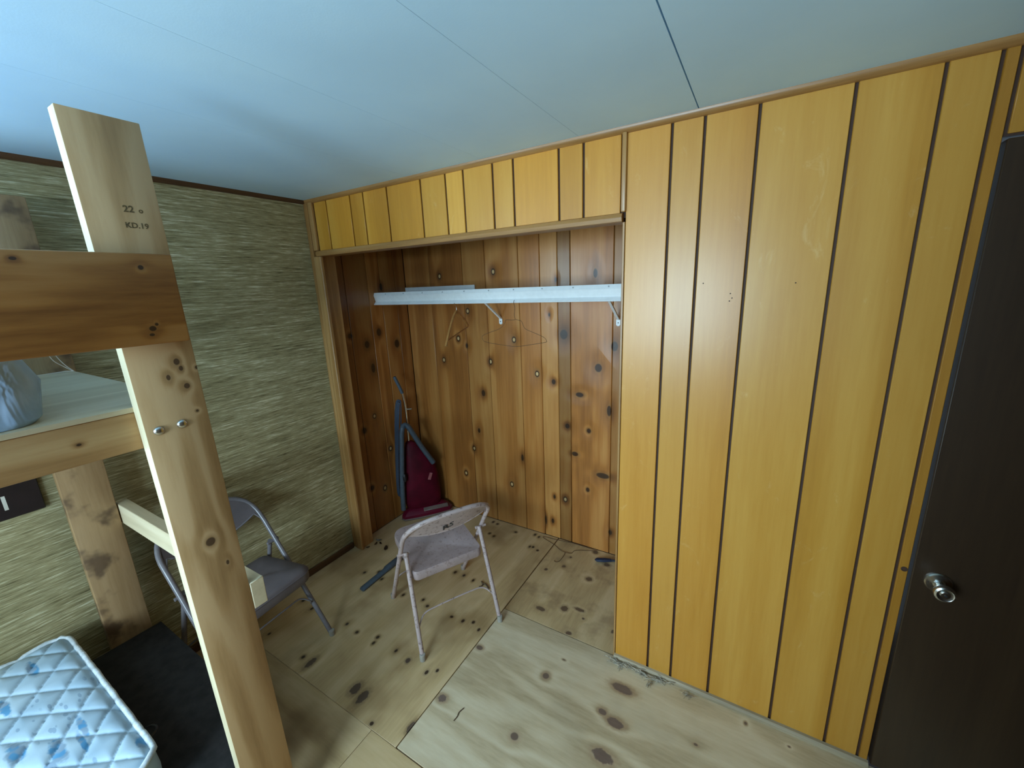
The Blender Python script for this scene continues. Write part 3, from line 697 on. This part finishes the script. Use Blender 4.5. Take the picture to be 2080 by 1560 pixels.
for x in (.856, 1.659):
    bm = bmesh.new(); w = .007
    pf = [(CD - .001, 1.518), (CD - .006, 1.518), (CD - .006, 1.552), (.448, 1.742), (.440, 1.746), (.455, 1.746), (CD - .001, 1.562)]
    a = [bm.verts.new((x - w, y, z)) for y, z in pf]; b = [bm.verts.new((x + w, y, z)) for y, z in pf]
    for i in range(len(pf)): bm.faces.new((a[i], a[(i + 1) % len(pf)], b[(i + 1) % len(pf)], b[i]))
    bm.faces.new(a); bm.faces.new(b[::-1])
    br = sp(link('bracket', bm_me(bm, 'bracket'), MAT_WHITE))
    box('foot_plate', x - .013, x + .013, CD - .007, CD - .003, 1.522, 1.556, MAT_WHITE, br, .0015)
    lathe('screw', [(.0038, 0), (.0038, .0015)], MAT_KEY, br, 10, Matrix.Translation((x, CD - .007, 1.537)) @ Matrix.Rotation(PI / 2, 4, 'X'))
wh = [(1.158, 1.690), (1.151, 1.642), (1.145, 1.609), (1.154, 1.582), (1.193, 1.573), (1.206, 1.548), (1.22, 1.527), (1.272, 1.506), (1.32, 1.488), (1.342, 1.475), (1.35, 1.464), (1.344, 1.456), (1.258, 1.44), (1.151, 1.424), (1.039, 1.43), (.942, 1.442), (.919, 1.456), (.921, 1.481), (.979, 1.504), (1.041, 1.525), (1.077, 1.557), (1.087, 1.576), (1.127, 1.577), (1.154, 1.579)]
wp = catmull([(1.158, .418, 1.690), (1.158, .411, 1.676)] + [(x, .4295 + .004 * math.sin(i), z) for i, (x, z) in enumerate(wh)][1:], 4)
tag(tube('wire_hanger', wp, .0013, MAT_RUST, None, 6), 'bent thin rusty wire hanger hanging from the shelf lip', 'hanger')
hg = tag(empty('wooden_hanger', (.724, .437, 1.45)), 'brown wooden hanger seen edge on below the shelf', 'hanger')
HO = Vector((.724, .437, 1.45))
def arm(pts, r, mat, name): return tube(name, [Vector(p) - HO for p in pts], r, mat, hg, 8)
arm(catmull([(.724, .437, 1.63), (.728, .40, 1.60), (.745, .335, 1.53), (.758, .28, 1.455), (.764, .265, 1.432)], 5), lambda i: .0075, MAT_HANGER, 'shoulder')
arm(catmull([(.724, .437, 1.63), (.712, .49, 1.598), (.690, .56, 1.560), (.672, .615, 1.520)], 5), lambda i: .0075, MAT_HANGER, 'shoulder')
arm([(.757, .285, 1.462), (.673, .612, 1.512)], .0045, MAT_HANGER, 'bar')
arm(catmull([(.724, .437, 1.625), (.724, .437, 1.655), (.726, .424, 1.668), (.727, .414, 1.679)], 5), .0016, MAT_ZINC, 'hook')

# ------------------------------------------------------------------ vacuum cleaner
vc = tag(empty('vacuum_cleaner', (.156, .58, 0), math.atan2(.785, .62)), 'burgundy upright vacuum cleaner with blue hose in the closet corner', 'vacuum')
def nz(sc, z, fy=0.0):
    pts = [(-.200, -.050), (-.180, -.082), (-.06, -.092), (.06, -.092), (.18, -.082), (.205, -.050), (.190, -.005), (.10, .075), (-.10, .075), (-.190, -.005)]
    return [Vector((x * sc, y * sc + fy, z)) for x, y in pts]
loft('nozzle', [nz(.97, .004), nz(1.0, .016), nz(.99, .038, .002), nz(.90, .058, .010), nz(.70, .078, .018), nz(.45, .088, .02)], MAT_RED, vc, True, 28)
loft('bumper', [nz(.985, .002), nz(1.02, .006), nz(1.02, .014), nz(1.0, .018)], MAT_SMOKE, vc, True, 40)
bm = bmesh.new()
for (x0, y0, z0, x1, y1, z1) in ((-.03, -.074, .052, .165, -.066, .050),):
    add_box(bm, x0, x1, -.016, .016, -.006, .006, .003)
bmesh.ops.transform(bm, matrix=Matrix.Translation((0, -.066, .060)) @ Matrix.Rotation(math.radians(32), 4, 'X'), verts=bm.verts[:])
link('light_lens', bm_me(bm, 'light_lens', True, 40), MAT_SMOKE, vc)
def sec(xl, xr, d, z, yb=0.0):
    out = []; cx = (xl + xr) / 2; hx = (xr - xl) / 2
    for k in range(20):
        th = 2 * PI * k / 20; c, s = math.cos(th), math.sin(th)
        out.append(Vector((cx + hx * math.copysign(abs(c) ** .6, c), yb + d * math.copysign(abs(s) ** .7, s), z)))
    return out
loft('bag', [sec(-.150, .115, .055, .075), sec(-.160, .128, .064, .12), sec(-.155, .126, .068, .22), sec(-.146, .118, .066, .32), sec(-.137, .102, .062, .42), sec(-.130, .060, .054, .50), sec(-.122, .005, .042, .57), sec(-.112, -.035, .028, .615), sec(-.098, -.065, .014, .632)], MAT_REDBAG, vc, True, 60)
bm = bmesh.new(); add_box(bm, -.012, .012, -.002, .002, -.030, .030, .002)
bmesh.ops.transform(bm, matrix=Matrix.Translation((.045, -.0665, .335)) @ Matrix.Rotation(.35, 4, 'Y'), verts=bm.verts[:])
link('badge', bm_me(bm, 'badge'), MAT_BADGE, vc)
tube('handle_tube', catmull([(-.085, .0, .60), (-.083, .0, .70), (-.080, .0, .86), (-.084, .0, .94), (-.095, .0, 1.02)], 6), .0085, MAT_CHROME, vc, 12)
tube('grip', catmull([(-.0945, .0, 1.015), (-.112, .0, 1.07), (-.140, .0, 1.148)], 6), .0125, MAT_BLUEP, vc, 12)
lathe('cord_hook', [(.006, 0), (.006, .03), (.010, .032), (.010, .038)], MAT_CHROME, vc, 12, Matrix.Translation((-.078, .0, .885)) @ Matrix.Rotation(PI / 2, 4, 'Y'))
hp = catmull([(-.182, -.045, .085), (-.175, -.052, .25), (-.160, -.060, .45), (-.143, -.064, .64), (-.133, -.064, .735), (-.112, -.064, .782), (-.082, -.066, .765), (-.045, -.070, .69), (.005, -.076, .585), (.075, -.082, .455)], 16)
tube('hose', hp, lambda i: .0185 + .0018 * (i % 2), MAT_BLUEP, vc, 12)
tube('hose_cuff', [(.060, -.081, .482), (.078, -.0825, .450)], .0195, MAT_BLUEP, vc, 14)
bm = bmesh.new()
for k in range(5):
    o = k * .006
    add_tube(bm, catmull([(-.120 - o, .012 + o, .94), (-.150 - o, .0 + o * .8, .74), (-.190 - o * .6, -.012 + o, .36), (-.196 - o * .5, -.01 + o, .20), (-.178 - o * .4, .005 + o, .20), (-.165, .012 + o, .40), (-.128, .016 + o, .76), (-.112, .014 + o, .93)], 6, True), .0042, 6, True)
link('power_cord', bm_me(bm, 'power_cord', True), MAT_CORD, vc)
bm = bmesh.new(); bmesh.ops.create_uvsphere(bm, u_segments=14, v_segments=10, radius=1.0)
bmesh.ops.transform(bm, matrix=Matrix.Translation((-.150, -.075, .365)) @ Matrix.Diagonal((.014, .012, .036, 1)), verts=bm.verts[:])
link('hose_clip', bm_me(bm, 'hose_clip', True), MAT_BLACK, vc)

# ------------------------------------------------------------------ small things on the floor
a = Vector((.425, -.292, 0)); b = Vector((.418, .045, 0)); d = (b - a).normalized(); n_ = Vector((-d.y, d.x, 0))
def tsec(t, w, h): c = a + (b - a) * t; return [c + n_ * w * math.cos(k * PI / 6) + Vector((0, 0, h + .0005 + h * math.sin(k * PI / 6))) for k in range(12)]
tag(loft('crevice_tool', [tsec(0, .019, .010), tsec(.02, .021, .012), tsec(.55, .019, .014), tsec(.60, .023, .018), tsec(.98, .0225, .019), tsec(1, .020, .017)], MAT_BLUEP), 'slate blue crevice nozzle lying on the floor under the worn chair', 'nozzle')
nb = tag(empty('dusting_brush', (1.64, .655, 0.0), .42), 'dark blue brush lying on the closet floor by the paneled wall', 'brush')
loft('brush_head', [[Vector((x, .018 * w * math.cos(k * PI / 5), .012 + .011 * w * math.sin(k * PI / 5))) for k in range(10)] for x, w in ((-.075, .3), (-.06, .9), (-.01, 1.0), (.03, .7))], MAT_NAVY, nb)
loft('brush_handle', [[Vector((x, .009 * w * math.cos(k * PI / 4), .010 + .007 * w * math.sin(k * PI / 4))) for k in range(8)] for x, w in ((.02, 1.0), (.08, .8), (.15, .9), (.17, .4))], MAT_CORD, nb)
wp = catmull([(1.555, .727, .004), (1.425, .672, .003), (1.408, .627, .003), (1.368, .612, .006), (1.322, .624, .004), (1.277, .652, .003), (1.232, .671, .003), (1.168, .692, .003), (1.160, .708, .004), (1.227, .714, .003), (1.39, .733, .003), (1.555, .727, .004)], 5)
hk = catmull([(1.368, .612, .006), (1.372, .58, .004), (1.371, .555, .003), (1.368, .515, .003), (1.352, .497, .003), (1.337, .503, .003)], 5)
bm = bmesh.new(); add_tube(bm, wp, .0015, 6); add_tube(bm, hk, .0015, 6)
tag(link('wire_hanger', bm_me(bm, 'wire_hanger', True), MAT_RUST), 'crushed wire hanger lying on the closet floor', 'hanger')
tag(tube('twig', catmull([(1.405, -.561, .0045), (1.398, -.585, .0045), (1.402, -.603, .0045), (1.400, -.624, .0045)], 4), .0022, MAT_LEAF, None, 6), 'thin dark twig lying on the pale plywood sheet', 'twig')
bm = bmesh.new(); add_tube(bm, catmull([(1.026, .115, .006), (1.045, .104, .004), (1.062, .108, .004), (1.10, .085, .004)], 4), .0045, 6); add_tube(bm, catmull([(1.045, .104, .004), (1.05, .085, .006), (1.040, .07, .008)], 4), .0035, 6)
tag(link('twig', bm_me(bm, 'twig', True), MAT_LEAF), 'forked brown twig on the floor behind the worn chair legs', 'twig')
for i, (x, y, s, r0) in enumerate(((.115, .115, .022, .4), (.128, .075, .018, 1.9), (.155, .095, .016, 2.7), (.108, .020, .014, .9), (.235, .070, .028, 2.2))):
    bm = bmesh.new(); C_, S_ = math.cos(r0), math.sin(r0); L_ = []; T_ = []
    for k in range(9):
        t = -1 + k / 4; w = .42 * (1 - t * t) ** .7 + .03; zz = .003 + .35 * s * (abs(t) ** 1.5) * (.5 + .5 * (k % 2))
        for sgn, arr in ((-1, L_), (1, T_)):
            px, py = t * s, sgn * w * s; arr.append(bm.verts.new((x + px * C_ - py * S_, y + px * S_ + py * C_, zz + .15 * s * (sgn > 0))))
    for k in range(8): bm.faces.new((L_[k], L_[k + 1], T_[k + 1], T_[k]))
    r_ = bmesh.ops.solidify(bm, geom=bm.faces[:], thickness=.0008)
    tag(link('dead_leaf', bm_me(bm, 'dead_leaf', True), MAT_LEAF if i else MAT_PAPER),
        ['curled pale leaf scrap on the floor just inside the closet', 'crumpled brown leaf beside the closet casing foot', 'small curled brown leaf on the closet floor by the casing', 'tiny brown leaf at the foot of the left casing', 'flat brown leaf on the floor behind the worn chair seat'][i], 'leaf', 'dead leaves by the closet casing')
bm = bmesh.new()
for k in range(150):
    t = random.random(); x = 1.885 + .26 * t ** 1.1 + random.gauss(0, .008); y = -.026 - abs(random.gauss(0, .010)); an = random.gauss(0, .7) + (PI if random.random() < .5 else 0); ln = random.uniform(.015, .045)
    if k > 132: x = 2.075 + random.gauss(0, .006); y = -.05 - random.random() * .035; an = -PI / 2 + random.gauss(0, .25)
    z = random.uniform(.0035, .012)
    p0 = Vector((x, y, z)); p2 = p0 + Vector((math.cos(an), math.sin(an) * .55, random.uniform(-.1, .35))) * ln; p2.y = min(p2.y, -.020); p2.z = max(p2.z, .0032)
    add_tube(bm, [p0, (p0 + p2) / 2 + Vector((0, 0, .004)), p2], random.uniform(.0009, .0017), 3)
for k in range(30):
    x = 2.235 + random.gauss(0, .012); y = -.028 - abs(random.gauss(0, .012)); an = random.random() * PI; ln = .022
    p0 = Vector((x, y, .004)); p2 = p0 + Vector((math.cos(an) * ln, -abs(math.sin(an)) * ln * .6, .006)); add_tube(bm, [p0, p2], .0007, 3)
tag(link('dried_grass', bm_me(bm, 'dried_grass'), MAT_STRAW), 'grey dried grass strewn along the paneled wall foot', 'dried grass', kind='stuff')
